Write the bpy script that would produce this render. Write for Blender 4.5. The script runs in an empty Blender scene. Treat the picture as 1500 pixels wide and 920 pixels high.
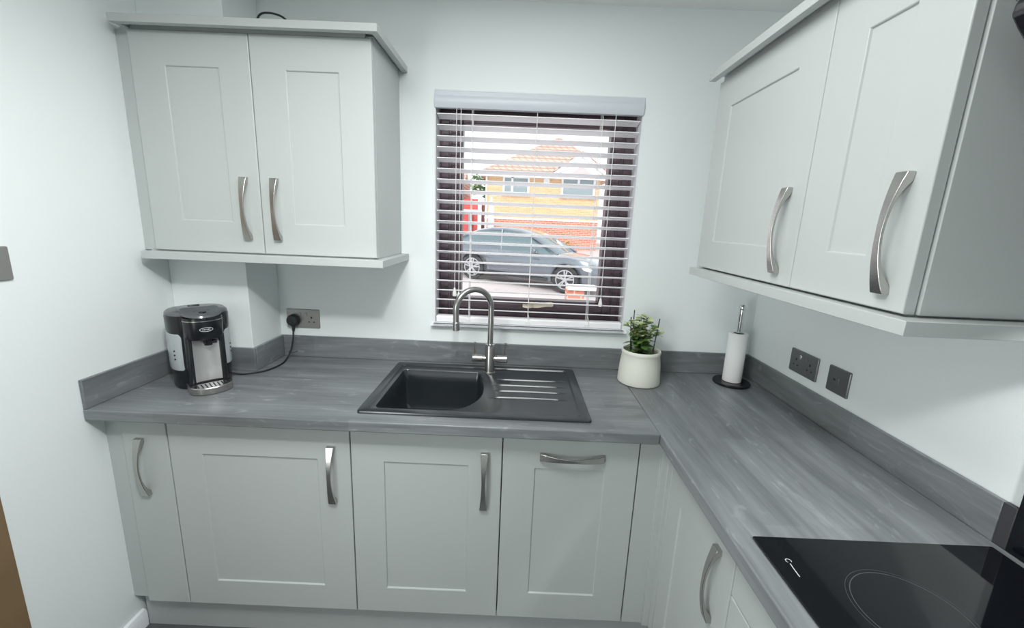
import bpy, bmesh, math, random
from mathutils import Vector, Matrix
random.seed(7)
SC = bpy.context.scene
COL = SC.collection
V = Vector
PI = math.pi

# ------------------------------------------------------------------ helpers
class MB:
    """collects geometry, then links it as one mesh object"""
    def __init__(s):
        s.b = bmesh.new()
    def quad(s, pts, mi=0):
        f = s.b.faces.new([s.b.verts.new(V(p)) for p in pts]); f.material_index = mi
        return f
    def box(s, x0, x1, y0, y1, z0, z1, mi=0):
        return s.boxf(lambda u, v, n: (u, v, n), x0, x1, y0, y1, z0, z1, mi)
    def boxf(s, fn, u0, u1, v0, v1, n0, n1, mi=0):
        vs = [s.b.verts.new(V(fn(u, v, n))) for n in (n0, n1) for v in (v0, v1) for u in (u0, u1)]
        for idx in ((0, 1, 3, 2), (4, 6, 7, 5), (0, 4, 5, 1), (2, 3, 7, 6), (0, 2, 6, 4), (1, 5, 7, 3)):
            s.b.faces.new([vs[i] for i in idx]).material_index = mi
        return s
    def rings(s, rings, cap=True, closed=True, mi=0):
        s.ringv(rings, cap, closed, mi); return s
    def ringv(s, rings, cap=True, closed=True, mi=0):
        rv = [[s.b.verts.new(V(p)) for p in r] for r in rings]
        for a, b in zip(rv, rv[1:]):
            n = len(a)
            for i in range(n if closed else n - 1):
                j = (i + 1) % n
                s.b.faces.new((a[i], a[j], b[j], b[i])).material_index = mi
        if cap:
            for r in (rv[0], rv[-1]):
                try: s.b.faces.new(r).material_index = mi
                except ValueError: pass
        return rv
    def lathe(s, prof, c=(0, 0, 0), n=32, cap=True, mi=0, sx=1, sy=1):
        return s.rings([[(c[0] + r * sx * math.cos(2 * PI * k / n), c[1] + r * sy * math.sin(2 * PI * k / n), c[2] + z) for k in range(n)] for r, z in prof], cap, True, mi)
    def tube(s, pts, r, n=10, mi=0):
        pts = [V(p) for p in pts]
        rad = r if isinstance(r, (list, tuple)) else [r] * len(pts)
        t0 = (pts[1] - pts[0]).normalized()
        u = t0.orthogonal().normalized(); rr = []
        for i, p in enumerate(pts):
            t = (pts[min(i + 1, len(pts) - 1)] - pts[max(i - 1, 0)]).normalized()
            u = (u - t * u.dot(t)).normalized(); w = t.cross(u)
            rr.append([p + (u * math.cos(2 * PI * k / n) + w * math.sin(2 * PI * k / n)) * rad[i] for k in range(n)])
        s.rings(rr, mi=mi); return s
    def cyl(s, a, b, r, n=20, mi=0):
        return s.tube([a, b], r, n, mi)
    def prism(s, poly, z0, z1, mi=0, fn=None):
        fn = fn or (lambda x, y, z: (x, y, z))
        s.rings([[fn(x, y, z0) for x, y in poly], [fn(x, y, z1) for x, y in poly]], True, True, mi); return s
    def holed(s, outer, hole, z0, z1):
        """slab with one hole through it"""
        for z in (z0, z1):
            es = []
            for lp in (outer, hole):
                vs = [s.b.verts.new((x, y, z)) for x, y in lp]
                es += [s.b.edges.new((vs[i], vs[(i + 1) % len(vs)])) for i in range(len(vs))]
            bmesh.ops.triangle_fill(s.b, edges=es, use_beauty=True)
        for lp in (outer, hole):
            for i in range(len(lp)):
                a, b = lp[i], lp[(i + 1) % len(lp)]
                s.quad([(*a, z0), (*b, z0), (*b, z1), (*a, z1)])
        bmesh.ops.remove_doubles(s.b, verts=s.b.verts, dist=1e-5)
        return s
    def build(s, name, mat=None, parent=None, world=True, smooth=True, bevel=0, seg=2, angle=35):
        bmesh.ops.recalc_face_normals(s.b, faces=s.b.faces)
        me = bpy.data.meshes.new(name)
        s.b.to_mesh(me); s.b.free()
        for m in (mat if isinstance(mat, (list, tuple)) else [mat]):
            if m: me.materials.append(m)
        if smooth:
            for p in me.polygons: p.use_smooth = True
            me.set_sharp_from_angle(angle=math.radians(angle))
        o = bpy.data.objects.new(name, me); COL.objects.link(o)
        if parent: attach(o, parent, world)
        if bevel:
            m = o.modifiers.new('bevel', 'BEVEL'); m.width = bevel; m.segments = seg; m.limit_method = 'ANGLE'; m.angle_limit = math.radians(40); m.harden_normals = False
        return o

def wm(o):
    m = o.matrix_basis.copy()
    return (wm(o.parent) @ o.matrix_parent_inverse @ m) if o.parent else m
def attach(o, parent, world=True):
    o.parent = parent
    if world: o.matrix_parent_inverse = wm(parent).inverted()
def tag(o, label, cat, group=None, kind=None):
    o['label'] = label; o['category'] = cat
    if group: o['group'] = group
    if kind: o['kind'] = kind
    return o
def thing(name, label, cat, loc=(0, 0, 0), rz=0, group=None, kind=None):
    o = bpy.data.objects.new(name, None); COL.objects.link(o)
    o.location = loc; o.rotation_euler = (0, 0, rz); o.empty_display_size = .05
    return tag(o, label, cat, group, kind)
def struct(o, label, cat):
    return tag(o, label, cat, None, 'structure')
def rrect(x0, x1, y0, y1, r, n=6):
    out = []
    for cx, cy, a in ((x1 - r, y1 - r, 0), (x0 + r, y1 - r, 90), (x0 + r, y0 + r, 180), (x1 - r, y0 + r, 270)):
        for k in range(n + 1):
            t = math.radians(a + 90 * k / n); out.append((cx + r * math.cos(t), cy + r * math.sin(t)))
    return out
def bez(pts, n=10):
    """smooth curve through the points (Catmull-Rom)"""
    P = [V(p) for p in pts]; P = [P[0] * 2 - P[1]] + P + [P[-1] * 2 - P[-2]]; out = []
    for i in range(1, len(P) - 2):
        a, b, c, d = P[i - 1:i + 3]
        for k in range(n):
            t = k / n
            out.append(.5 * ((2 * b) + (c - a) * t + (2 * a - 5 * b + 4 * c - d) * t * t + (3 * b - a - 3 * c + d) * t ** 3))
    return out + [P[-2]]

# ------------------------------------------------------------------ materials
def mat(name, col, rough=.5, metal=0., spec=.5, bump=0, bscale=60, var=0, vscale=4, coat=0, emit=None, estr=0):
    m = bpy.data.materials.new(name); m.use_nodes = True
    nt = m.node_tree; b = nt.nodes['Principled BSDF']
    b.inputs['Base Color'].default_value = (*col, 1); b.inputs['Roughness'].default_value = rough
    b.inputs['Metallic'].default_value = metal; b.inputs['Specular IOR Level'].default_value = spec
    b.inputs['Coat Weight'].default_value = coat
    if emit:
        b.inputs['Emission Color'].default_value = (*emit, 1); b.inputs['Emission Strength'].default_value = estr
    tc = nt.nodes.new('ShaderNodeTexCoord')
    if bump:
        n = nt.nodes.new('ShaderNodeTexNoise'); n.inputs['Scale'].default_value = bscale; n.inputs['Detail'].default_value = 4
        nt.links.new(tc.outputs['Object'], n.inputs['Vector'])
        bp = nt.nodes.new('ShaderNodeBump'); bp.inputs['Strength'].default_value = bump; bp.inputs['Distance'].default_value = .002
        nt.links.new(n.outputs['Fac'], bp.inputs['Height']); nt.links.new(bp.outputs['Normal'], b.inputs['Normal'])
    if var:
        n = nt.nodes.new('ShaderNodeTexNoise'); n.inputs['Scale'].default_value = vscale; n.inputs['Detail'].default_value = 3
        nt.links.new(tc.outputs['Object'], n.inputs['Vector'])
        mx = nt.nodes.new('ShaderNodeMix'); mx.data_type = 'RGBA'
        mx.inputs['A'].default_value = (*[c * (1 - var) for c in col], 1); mx.inputs['B'].default_value = (*[min(1, c * (1 + var)) for c in col], 1)
        nt.links.new(n.outputs['Fac'], mx.inputs['Factor']); nt.links.new(mx.outputs['Result'], b.inputs['Base Color'])
    return m

def wood_laminate(name, along_x):
    m = bpy.data.materials.new(name); m.use_nodes = True
    nt = m.node_tree; N = nt.nodes; L = nt.links; b = N['Principled BSDF']
    b.inputs['Roughness'].default_value = .34; b.inputs['Specular IOR Level'].default_value = .5
    tc = N.new('ShaderNodeTexCoord')
    def noise(sc_along, sc_across, detail=5, dist=0.):
        mp = N.new('ShaderNodeMapping'); mp.inputs['Scale'].default_value = (sc_along, sc_across, sc_across) if along_x else (sc_across, sc_along, sc_across)
        L.new(tc.outputs['Object'], mp.inputs['Vector'])
        n = N.new('ShaderNodeTexNoise'); n.inputs['Scale'].default_value = 1; n.inputs['Detail'].default_value = detail; n.inputs['Distortion'].default_value = dist
        L.new(mp.outputs['Vector'], n.inputs['Vector']); return n.outputs['Fac']
    def ramp(src, stops):
        r = N.new('ShaderNodeValToRGB'); r.color_ramp.elements[0].position = stops[0][0]; r.color_ramp.elements[1].position = stops[-1][0]
        r.color_ramp.elements[0].color = (*stops[0][1], 1); r.color_ramp.elements[1].color = (*stops[-1][1], 1)
        L.new(src, r.inputs['Fac']); return r.outputs['Color']
    g = lambda v: (v, v * 1.0, v * 1.02)
    # staves: long bricks with no mortar, each of its own grey
    mp = N.new('ShaderNodeMapping')
    if not along_x: mp.inputs['Rotation'].default_value = (0, 0, PI / 2)
    L.new(tc.outputs['Object'], mp.inputs['Vector'])
    br = N.new('ShaderNodeTexBrick'); br.inputs['Scale'].default_value = 1; br.inputs['Mortar Size'].default_value = 0
    br.inputs['Brick Width'].default_value = .62; br.inputs['Row Height'].default_value = .085; br.offset = .37
    br.inputs['Color1'].default_value = (.90, .90, .90, 1); br.inputs['Color2'].default_value = (1.08, 1.08, 1.08, 1)
    L.new(mp.outputs['Vector'], br.inputs['Vector'])
    base = ramp(noise(1.5, 11, 7, 1.0), [(.3, (.132, .143, .147)), (.72, (.240, .255, .260))])
    fine = ramp(noise(6, 95, 3), [(.35, g(.90)), (.65, g(1.09))])
    def mul(a, c):
        x = N.new('ShaderNodeMix'); x.data_type = 'RGBA'; x.blend_type = 'MULTIPLY'; x.inputs['Factor'].default_value = 1
        L.new(a, x.inputs['A']); L.new(c, x.inputs['B']); return x.outputs['Result']
    col = mul(mul(base, fine), br.outputs['Color'])
    # pale saw-mark streaks
    st = ramp(noise(9, 30, 8, 1.5), [(.60, g(0)), (.72, g(.35))])
    ad = N.new('ShaderNodeMix'); ad.data_type = 'RGBA'; ad.inputs['B'].default_value = (.42, .44, .45, 1)
    L.new(st, ad.inputs['Factor']); L.new(col, ad.inputs['A'])
    L.new(ad.outputs['Result'], b.inputs['Base Color'])
    bp = N.new('ShaderNodeBump'); bp.inputs['Strength'].default_value = .12; bp.inputs['Distance'].default_value = .001
    L.new(fine, bp.inputs['Height']); L.new(bp.outputs['Normal'], b.inputs['Normal'])
    return m

def brickmat(name, c1, c2, mortar, w=.225, h=.075, ms=.010, plane='xz', rough=.9):
    m = bpy.data.materials.new(name); m.use_nodes = True
    nt = m.node_tree; N = nt.nodes; L = nt.links; b = N['Principled BSDF']; b.inputs['Roughness'].default_value = rough
    tc = N.new('ShaderNodeTexCoord'); sp = N.new('ShaderNodeSeparateXYZ'); cb = N.new('ShaderNodeCombineXYZ')
    L.new(tc.outputs['Object'], sp.inputs[0])
    ad = N.new('ShaderNodeMath'); L.new(sp.outputs['X'], ad.inputs[0]); L.new(sp.outputs['Y'], ad.inputs[1])
    L.new(ad.outputs[0], cb.inputs[0]); L.new(sp.outputs['Z'], cb.inputs[1])
    br = N.new('ShaderNodeTexBrick'); br.inputs['Scale'].default_value = 1; br.inputs['Mortar Size'].default_value = ms
    br.inputs['Brick Width'].default_value = w; br.inputs['Row Height'].default_value = h
    br.inputs['Color1'].default_value = (*c1, 1); br.inputs['Color2'].default_value = (*c2, 1); br.inputs['Mortar'].default_value = (*mortar, 1)
    L.new(cb.outputs[0], br.inputs['Vector']); L.new(br.outputs['Color'], b.inputs['Base Color'])
    return m

def glassmat(name, tint=(1, 1, 1), refl=.06):
    m = bpy.data.materials.new(name); m.use_nodes = True
    nt = m.node_tree; N = nt.nodes; L = nt.links
    for n in list(N): N.remove(n)
    o = N.new('ShaderNodeOutputMaterial'); t = N.new('ShaderNodeBsdfTransparent'); t.inputs[0].default_value = (*tint, 1)
    g = N.new('ShaderNodeBsdfGlossy'); g.inputs['Roughness'].default_value = .02
    mx = N.new('ShaderNodeMixShader'); mx.inputs[0].default_value = refl
    L.new(t.outputs[0], mx.inputs[1]); L.new(g.outputs[0], mx.inputs[2]); L.new(mx.outputs[0], o.inputs[0])
    return m

M = {}
M['wall'] = mat('wall_paint', (.82, .87, .865), .55, spec=.3, bump=.12, bscale=220)
M['ceil'] = mat('ceiling_paint', (.90, .91, .905), .9, spec=.1)
M['white'] = mat('white_gloss', (.82, .84, .86), .35)
M['cab'] = mat('cabinet_satin', (.475, .505, .498), .38, spec=.45)
M['cabin'] = mat('cabinet_carcass', (.475, .505, .498), .45)
M['dark_gap'] = mat('dark_gap', (.10, .105, .11), .7)
M['plinth'] = mat('plinth', (.42, .445, .44), .45)
M['steel'] = mat('brushed_nickel', (.50, .49, .47), .27, metal=1, bump=.1, bscale=300)
M['tap'] = mat('tap_steel', (.46, .455, .44), .28, metal=1)
M['chrome'] = mat('chrome', (.72, .73, .74), .1, metal=1)
M['bright'] = mat('bright_steel', (.66, .66, .65), .34, metal=.8)
M['plate'] = mat('socket_plate', (.40, .395, .38), .36, metal=.85)
M['plate_shaded'] = mat('socket_plate_shaded', (.20, .205, .21), .38, metal=.7)  # brushed metal plates on the right wall, shade mixed into their colour
M['sink'] = mat('sink_composite', (.019, .024, .028), .22, spec=1.0, bump=.04, bscale=500)
M['black'] = mat('black_plastic', (.008, .01, .013), .25)
M['blackm'] = mat('black_matt', (.012, .014, .016), .5)
M['rubber'] = mat('cable_black', (.01, .011, .013), .55)
M['hob'] = mat('hob_glass', (.004, .005, .007), .05, spec=.5)
M['mark'] = mat('hob_print', (.45, .47, .49), .5)
M['ring'] = mat('hob_ring_print', (.055, .062, .062), .4)
M['splash'] = mat('splash_glass', (.004, .006, .009), .08, spec=.35)
M['trimgrey'] = mat('splash_trim', (.045, .045, .05), .5)
M['brown'] = mat('rosewood_foil', (.105, .072, .086), .42, bump=.1, bscale=90, var=.25, vscale=20)
M['gold'] = mat('handle_cream', (.85, .76, .62), .3, metal=.0)
M['slat'] = mat('slat_white', (.94, .93, .95), .4)
M['val'] = mat('valance_white', (.60, .64, .69), .35)
M['cord'] = mat('cord_white', (.85, .85, .83), .8)
M['pot'] = mat('pot_ceramic', (.74, .75, .67), .55, var=.04, vscale=9)
M['soil'] = mat('soil', (.03, .022, .016), .95, bump=.8, bscale=90)
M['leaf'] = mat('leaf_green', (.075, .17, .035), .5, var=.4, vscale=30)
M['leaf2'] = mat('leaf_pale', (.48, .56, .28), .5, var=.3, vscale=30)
M['stem'] = mat('stem_green', (.10, .17, .05), .6)
M['paper'] = mat('kitchen_paper', (.86, .87, .86), .95, spec=.05, bump=.6, bscale=160)
M['card'] = mat('cardboard', (.36, .30, .24), .9)
M['tank'] = mat('tank_smoked', (.40, .43, .44), .16)
M['kgrey'] = mat('kettle_lid_grey', (.10, .108, .115), .2)
M['floor'] = mat('floor_vinyl', (.085, .09, .095), .4, var=.25, vscale=3)
M['oak'] = mat('oak_veneer', (.21, .135, .070), .45, var=.2, vscale=6)
M['top_x'] = wood_laminate('worktop_grain_along_window', True)
M['top_y'] = wood_laminate('worktop_grain_along_side', False)
M['glass'] = glassmat('window_glass', (.97, .98, .98), .04)
# outdoors
M['buff'] = brickmat('buff_brick', (.74, .50, .28), (.66, .40, .20), (.74, .56, .40))
M['red'] = brickmat('red_brick', (.58, .22, .15), (.50, .16, .10), (.74, .52, .44))
M['tile'] = brickmat('roof_tile', (.66, .48, .39), (.58, .40, .32), (.36, .24, .20), .30, .17, .035)
M['render'] = mat('white_upvc', (.85, .87, .88), .4)
M['pane'] = mat('far_window_pane', (.26, .32, .35), .08, spec=.8)
M['ground'] = mat('pale_paving', (.56, .49, .49), .9, var=.08, vscale=2)
M['lawn'] = mat('verge_grass', (.20, .30, .09), .95, var=.4, vscale=6)
M['redpaint'] = mat('red_paint', (.62, .085, .09), .5)
M['car'] = mat('car_paint', (.15, .175, .21), .22, metal=.55, coat=1)
M['carglass'] = mat('car_glass', (.10, .15, .17), .04, spec=.9)
M['tyre'] = mat('tyre', (.02, .02, .022), .8)
M['alloy'] = mat('alloy', (.55, .57, .60), .3, metal=.8)
M['lamp'] = mat('lamp_lens', (.75, .78, .80), .1)
M['bush'] = mat('tree_leaf', (.22, .36, .12), .8, var=.4, vscale=2)
M['bark'] = mat('tree_bark', (.16, .11, .08), .9)

# ------------------------------------------------------------------ camera (fitted to the photograph)
F, CX, CY = 615.77, 752.2, 458.5
yaw, pit, rol = -.0031, -.2093, .0414
CP = V((.2807, -1.8306, 1.5397))
f = V((math.sin(yaw) * math.cos(pit), math.cos(yaw) * math.cos(pit), math.sin(pit)))
rt = V((math.cos(yaw), -math.sin(yaw), 0)); up = rt.cross(f)
r2 = rt * math.cos(rol) + up * math.sin(rol); u2 = up * math.cos(rol) - rt * math.sin(rol)
cd = bpy.data.cameras.new('camera'); cam = bpy.data.objects.new('camera', cd); COL.objects.link(cam)
cam.matrix_world = Matrix(((r2.x, u2.x, -f.x, CP.x), (r2.y, u2.y, -f.y, CP.y), (r2.z, u2.z, -f.z, CP.z), (0, 0, 0, 1)))
cd.sensor_width = 36; cd.lens = F / 1500 * 36; cd.shift_x = (750 - CX) / 1500; cd.shift_y = (CY - 460) / 1500
cd.clip_start = .02; cd.clip_end = 300
SC.camera = cam

# ------------------------------------------------------------------ room dimensions
XL, XR, ZC, YF = -1.0706, 1.342, 2.376, -3.7
XF = -1.9                                   # the room opens wider behind the camera
WX0, WX1, WZ0, WZ1 = -.0789, .7681, 1.091, 2.0536
ZW, ZU = .91, .8734                         # worktop top and underside
YW, XW = -.6122, .7552                      # front edges of the two runs
YD, XD = -.5599, .8080                      # door faces of the two runs
BXX, BXY = -.7701, -.2097                   # pipe boxing
UPZ = 1.0078

# ------------------------------------------------------------------ setting
struct(MB().box(XF - .1, XR + .1, YF - .1, .3, -.1, 0).build('floor', M['floor']), 'dark grey vinyl floor in front of the plinths', 'floor')
struct(MB().box(XF - .1, XR + .1, YF - .1, .3, ZC, ZC + .1).build('ceiling', M['ceil']), 'plain white ceiling above the right wall units', 'ceiling')
b = MB()
b.box(XF - .1, WX0, 0, .28, 0, ZC); b.box(WX1, XR + .1, 0, .28, 0, ZC)
b.box(WX0, WX1, 0, .28, 0, WZ0 - .016); b.box(WX0, WX1, 0, .28, WZ1, ZC)
struct(b.build('wall_back', M['wall'], smooth=False), 'white wall with the window in it', 'wall')
struct(MB().box(XL - .1, XL, -.852, 0, 0, ZC).build('wall_left', M['wall']), 'white wall at the left with a metal switch on it', 'wall')
b = MB(); b.box(XL - .1, XL, -.852, -.852, 0, ZC)
o = MB().box(XL - .1, XL, -1.70, -.852, 2.06, ZC).box(XL - .1, XL, YF, -1.70, 0, ZC)
struct(o.build('wall_left', M['wall']), 'white wall beyond the oak door, out of the picture', 'wall')
b.b.free()
struct(MB().box(XR, XR + .1, YF, 0, 0, ZC).build('wall_right', M['wall']), 'white wall behind the right-hand worktop', 'wall')
struct(MB().box(XL, XR, YF - .1, YF, 0, ZC).build('wall_front', M['wall']), 'white wall at the far side of the room', 'wall')
struct(MB().box(XL, BXX, BXY, 0, 0, ZC).build('trim_1', M['wall'], bevel=.002), 'white boxed-in pipe chase in the left corner', 'pipe boxing')
# skirting on the left wall
sk = [(0, 0), (.016, 0), (.016, .055), (.010, .068), (0, .070)]
struct(MB().rings([[(XL + a, y, z) for a, z in sk] for y in (-.850, -.5315)]).build('baseboard_left', M['white']), 'white skirting board at the foot of the left wall', 'skirting board')
# oak door with lining
d = thing('door_1', 'brown oak door and lining at the left edge', 'door', (XL, -1.27, 0), 0, None, 'structure')
MB().box(XL - .1, XL + .004, -.925, -.853, 0, 2.058).box(XL - .1, XL + .004, -1.699, -1.66, 0, 2.058).box(XL - .1, XL + .004, -1.66, -.925, 2.02, 2.058).build('lining', M['oak'], d, bevel=.002)
MB().box(XL - .045, XL - .005, -1.657, -.928, .008, 2.017).build('door_leaf', M['oak'], d, bevel=.002)
MB().tube([(XL - .005, -1.60, 1.0), (XL + .045, -1.60, 1.0), (XL + .05, -1.58, 1.0), (XL + .05, -1.49, 1.0)], .009).build('handle', M['steel'], d)
# window board
nose = [(.09, 1.075), (-.016, 1.075), (-.022, 1.079), (-.024, 1.084), (-.022, 1.089), (-.016, 1.092), (.09, 1.092)]
wb = MB(); wb.rings([[(x, y, z) for y, z in nose] for x in (-.0785, .7677)])
wb.rings([[(x, y, z) for y, z in nose[1:6] + [(-.0005, 1.092), (-.0005, 1.075)]] for x in (-.089, .779)])
struct(wb.build('trim_2', M['white']), 'white window board under the blind', 'window sill')

# window: dark rosewood frame with one opening sash
w = thing('window_1', 'dark brown framed kitchen window behind the blind', 'window', (.34, .12, WZ0), 0, None, 'structure')
def ring_frame(b, x0, x1, z0, z1, t, y0, y1):
    b.box(x0, x0 + t, y0, y1, z0, z1); b.box(x1 - t, x1, y0, y1, z0, z1)
    b.box(x0 + t, x1 - t, y0, y1, z0, z0 + t); b.box(x0 + t, x1 - t, y0, y1, z1 - t, z1)
b = MB(); ring_frame(b, WX0, WX1, WZ0, WZ1, .050, .096, .165); ring_frame(b, WX0, WX1, WZ0, WZ1, .012, .088, .097); b.build('frame', M['brown'], w, bevel=.003)
b = MB(); ring_frame(b, WX0 + .046, WX1 - .046, WZ0 + .046, WZ1 - .046, .060, .084, .15); ring_frame(b, WX0 + .058, WX1 - .058, WZ0 + .058, WZ1 - .058, .030, .077, .086)
sash = b.build('sash', M['brown'], w, bevel=.004)
MB().box(WX0 + .10, WX1 - .10, .118, .124, WZ0 + .10, WZ1 - .10).build('window_pane', M['glass'], w)
b = MB()
b.rings([[(x + .0, .077 - n, 1.166 + z) for x, z in rrect(.345, .395, 0, .024, .008, 4)] for n in (0, .012)])
pts = bez([(.37, .062, 1.178), (.345, .045, 1.176), (.315, .042, 1.178)], 5)
b.tube(pts, [.009] * (len(pts) - 1) + [.007], 10)
pts = bez([(.365, .060, 1.176), (.385, .044, 1.180), (.42, .040, 1.187), (.452, .042, 1.188)], 5)
b.tube(pts, [.010] * (len(pts) - 1) + [.008], 10)
b.build('handle', M['gold'], w)

b = MB()
b.box(WX0 + .0003, WX0 + .005, .001, .0875, WZ0 + .0015, WZ1 - .0005); b.box(WX1 - .005, WX1 - .0003, .001, .0875, WZ0 + .0015, WZ1 - .0005); b.box(WX0 + .005, WX1 - .005, .001, .0875, WZ1 - .004, WZ1 - .0003)
b.build('reveal_lining', M['white'], w)

# ------------------------------------------------------------------ venetian blind
bl = thing('venetian_blind', 'white venetian blind with open slats hanging in the window', 'blind', (.345, .03, WZ0 + .005))
prof = [(.012, 2.0505), (-.004, 2.0505), (-.007, 2.047), (-.006, 2.032), (-.010, 2.027), (-.013, 2.018), (-.010, 1.996), (-.006, 1.986), (.004, 1.984), (.012, 1.986)]
MB().rings([[(x, y, z) for y, z in prof] for x in (-.076, .765)]).build('valance', M['val'], bl)
MB().box(-.070, .759, .013, .062, 1.996, 2.0505).build('head_rail', M['slat'], bl, bevel=.002)
NS, zb, zt = 20, 1.1385, 1.962
for k in range(NS):
    z = zb + .012 + (zt - zb - .012) * (k / (NS - 1))
    a = math.radians(12); rr = []
    for x in (-.070, .759):
        ring = []
        for sgn in (1, -1):
            for q in range(7):
                t = (q / 6 - .5) * sgn; n = .0022 * (1 - 4 * t * t) + .0016 * sgn
                yy = .034 + .050 * t * math.cos(a); zz = z - .050 * t * math.sin(a) + n
                ring.append((x, yy, zz))
        rr.append(ring)
    MB().rings(rr).build('slat', M['slat'], bl)
MB().rings([[(x, y, z) for y, z in rrect(.009, .059, 1.0935, 1.122, .006, 4)] for x in (-.070, .759)]).build('bottom_rail', M['slat'], bl)
for x in (.074, .340, .606):
    b = MB()
    for dy in (.0075, .060): b.cyl((x, dy, 1.12), (x, dy, 2.0), .0011, 6)
    b.cyl((x, .0340, 1.12), (x, .034, 2.0), .0011, 6)
    b.tube(bez([(x, .0075, 1.15), (x + .006, .005, 1.125), (x + .003, .005, 1.105)], 5), .0011, 6)
    b.build('ladder_cord', M['cord'], bl)
    MB().cyl((x, .034, 1.0925), (x, .034, 1.0945), .007, 12).box(x - .011, x + .011, .0065, .0095, 1.102, 1.110).build('cord_button', M['cord'], bl)
for xs, zs in (((.012, .030), (1.225, 1.205)), ((.656,), (1.205,))):
    for x, z in zip(xs, zs):
        c = MB().cyl((x, -.003, z), (x, -.003, 1.992), .0013, 6).build('lift_cord', M['cord'], bl)
        MB().lathe([(.002, .030), (.004, .026), (.0085, .006), (.0095, -.002), (.008, -.008), (.003, -.010)], (x, -.003, z), 14).build('tassel', M['cord'], c)

# ------------------------------------------------------------------ cabinet pieces
def frame_back(ox, oz, oy=YD): return lambda u, v, n: (ox + u, oy - n, oz + v)
def frame_side(oy, oz, ox=XD): return lambda u, v, n: (ox - n, oy - u, oz + v)
def front(name, fn, w, h, parent, panel=None, t=.020, m=None, depth=.005):
    """door or drawer front with n=0 as its face; panel=(left,right,bottom,top) margins of the sunk panel"""
    b = MB(); q = lambda u, v, n: V(fn(u, v, n))
    R = lambda l, r, bt, tp, n: [q(l, bt, n), q(w - r, bt, n), q(w - r, h - tp, n), q(l, h - tp, n)]
    e = .0022
    rings = [R(0, 0, 0, 0, -t), R(0, 0, 0, 0, -e), R(e * .35, e * .35, e * .35, e * .35, -e * .35), R(e, e, e, e, 0)]
    if panel:
        l, r, bt, tp = panel; s = .0035
        rings += [R(l, r, bt, tp, 0), R(l + s * .5, r + s * .5, bt + s * .5, tp + s * .5, -.0012), R(l + s, r + s, bt + s, tp + s, -depth)]
    b.rings(rings)
    return b.build(name, m or M['cab'], parent, angle=25)
def handle(fn, u, v, parent, length=.212, vertical=True, wide=.0132, thin=.0062):
    """bow handle: flat strap, narrow in the middle, deep feet at both ends"""
    b = MB(); rr = []; n = 28
    for k in range(n + 1):
        t = -1 + 2 * k / n
        o = .013 + .019 * (1 - t * t)
        i = max(0., o - .006 - .026 * abs(t) ** 4.5)
        hw = thin + (wide - thin) * abs(t) ** 1.6
        s = length / 2 * t
        pts = [(-hw, i), (hw, i), (hw, o), (-hw, o)]
        rr.append([V(fn(u + a, v + s, c)) if vertical else V(fn(u + s, v + a, c)) for a, c in pts])
    b.rings(rr)
    return b.build('handle', M['steel'], parent, bevel=.0012, seg=2, angle=50)

# ------------------------------------------------------------------ base run under the window
X0 = -1.0138; X1, X2, X3, X4 = X0 + .1541, X0 + .7653, X0 + 1.2733, X0 + 1.7279
DB, DT = .1365, .868
G = .0018
def carcass(b, x0, x1, y0=-.002, y1=YD + .022, z0=.1365, z1=ZU - .001, th=.018, back=True):
    b.box(x0, x0 + th, y1, y0, z0, z1); b.box(x1 - th, x1, y1, y0, z0, z1)
    b.box(x0 + th, x1 - th, y1, y0, z0, z0 + th)
    b.box(x0 + th, x1 - th, y0 - .008, y0, z0 + th, z1)
    b.box(x0 + th, x1 - th, y1, y1 + .06, z1 - .02, z1)
filler = MB().box(XL, X0 - .001, YD + .008, YD + .0275, .148, ZU - .001)
tag(filler.build('filler_panel', M['cab'], bevel=.001), 'narrow pale grey filler strip against the left wall below the worktop', 'filler panel')
def base_unit(name, label, x0, x1, panel, hu, vert=True, dy=-.002):
    t = thing(name, label, 'cabinet', ((x0 + x1) / 2, -.3, .13), 0, 'base units under the window')
    b = MB(); carcass(b, x0 + .0005, x1 - .0005, dy); b.build('body', M['cabin'], t)
    fn = frame_back(x0 + G, DB)
    dr = front('door', fn, x1 - x0 - 2 * G, DT - DB, t, panel)
    handle(fn, hu - x0 - G, (.686 if vert else .787) - DB, dr, vertical=vert)
    return t
base_unit('pull_out_cabinet', 'narrow pale grey pull-out cabinet with plain front next to the left wall', X0, X1, None, -.951, dy=BXY - .003)
b1 = base_unit('base_cabinet', 'pale grey base cabinet, widest of its row, beside the narrow pull-out', X1, X2, (.108, .110, .101, .126), -.313, dy=BXY - .003)
b2 = base_unit('base_cabinet', 'pale grey base cabinet below the sink bowl with upright handle', X2, X3, (.108, .110, .101, .126), .2005)
# integrated dishwasher: furniture door in front of the machine
t = thing('dishwasher', 'integrated slim dishwasher behind a pale grey door with level handle at top', 'dishwasher', ((X3 + X4) / 2, -.3, .13), 0, 'base units under the window')
MB().box(X3 + .004, X4 - .004, YD + .022, -.013, .1365, ZU - .004).build('body', M['dark_gap'], t, bevel=.003)
fn = frame_back(X3 + G, DB)
dr = front('door', fn, X4 - X3 - 2 * G, DT - DB, t, (.107, .107, .105, .126))
handle(fn, .490 - X3 - G, .788 - DB, dr, vertical=False)
# corner post between the runs
tag(MB().prism([(X4 + .002, YD), (XD - .022, YD), (XD - .022, YD - .012), (XD, YD - .012), (XD, YD - .048), (XD + .02, YD - .048), (XD + .02, YD + .02), (X4 + .002, YD + .02)], DB, ZU - .001).build('corner_post', M['cab'], bevel=.0012), 'pale grey corner post between dishwasher door and side run', 'corner post')
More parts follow.
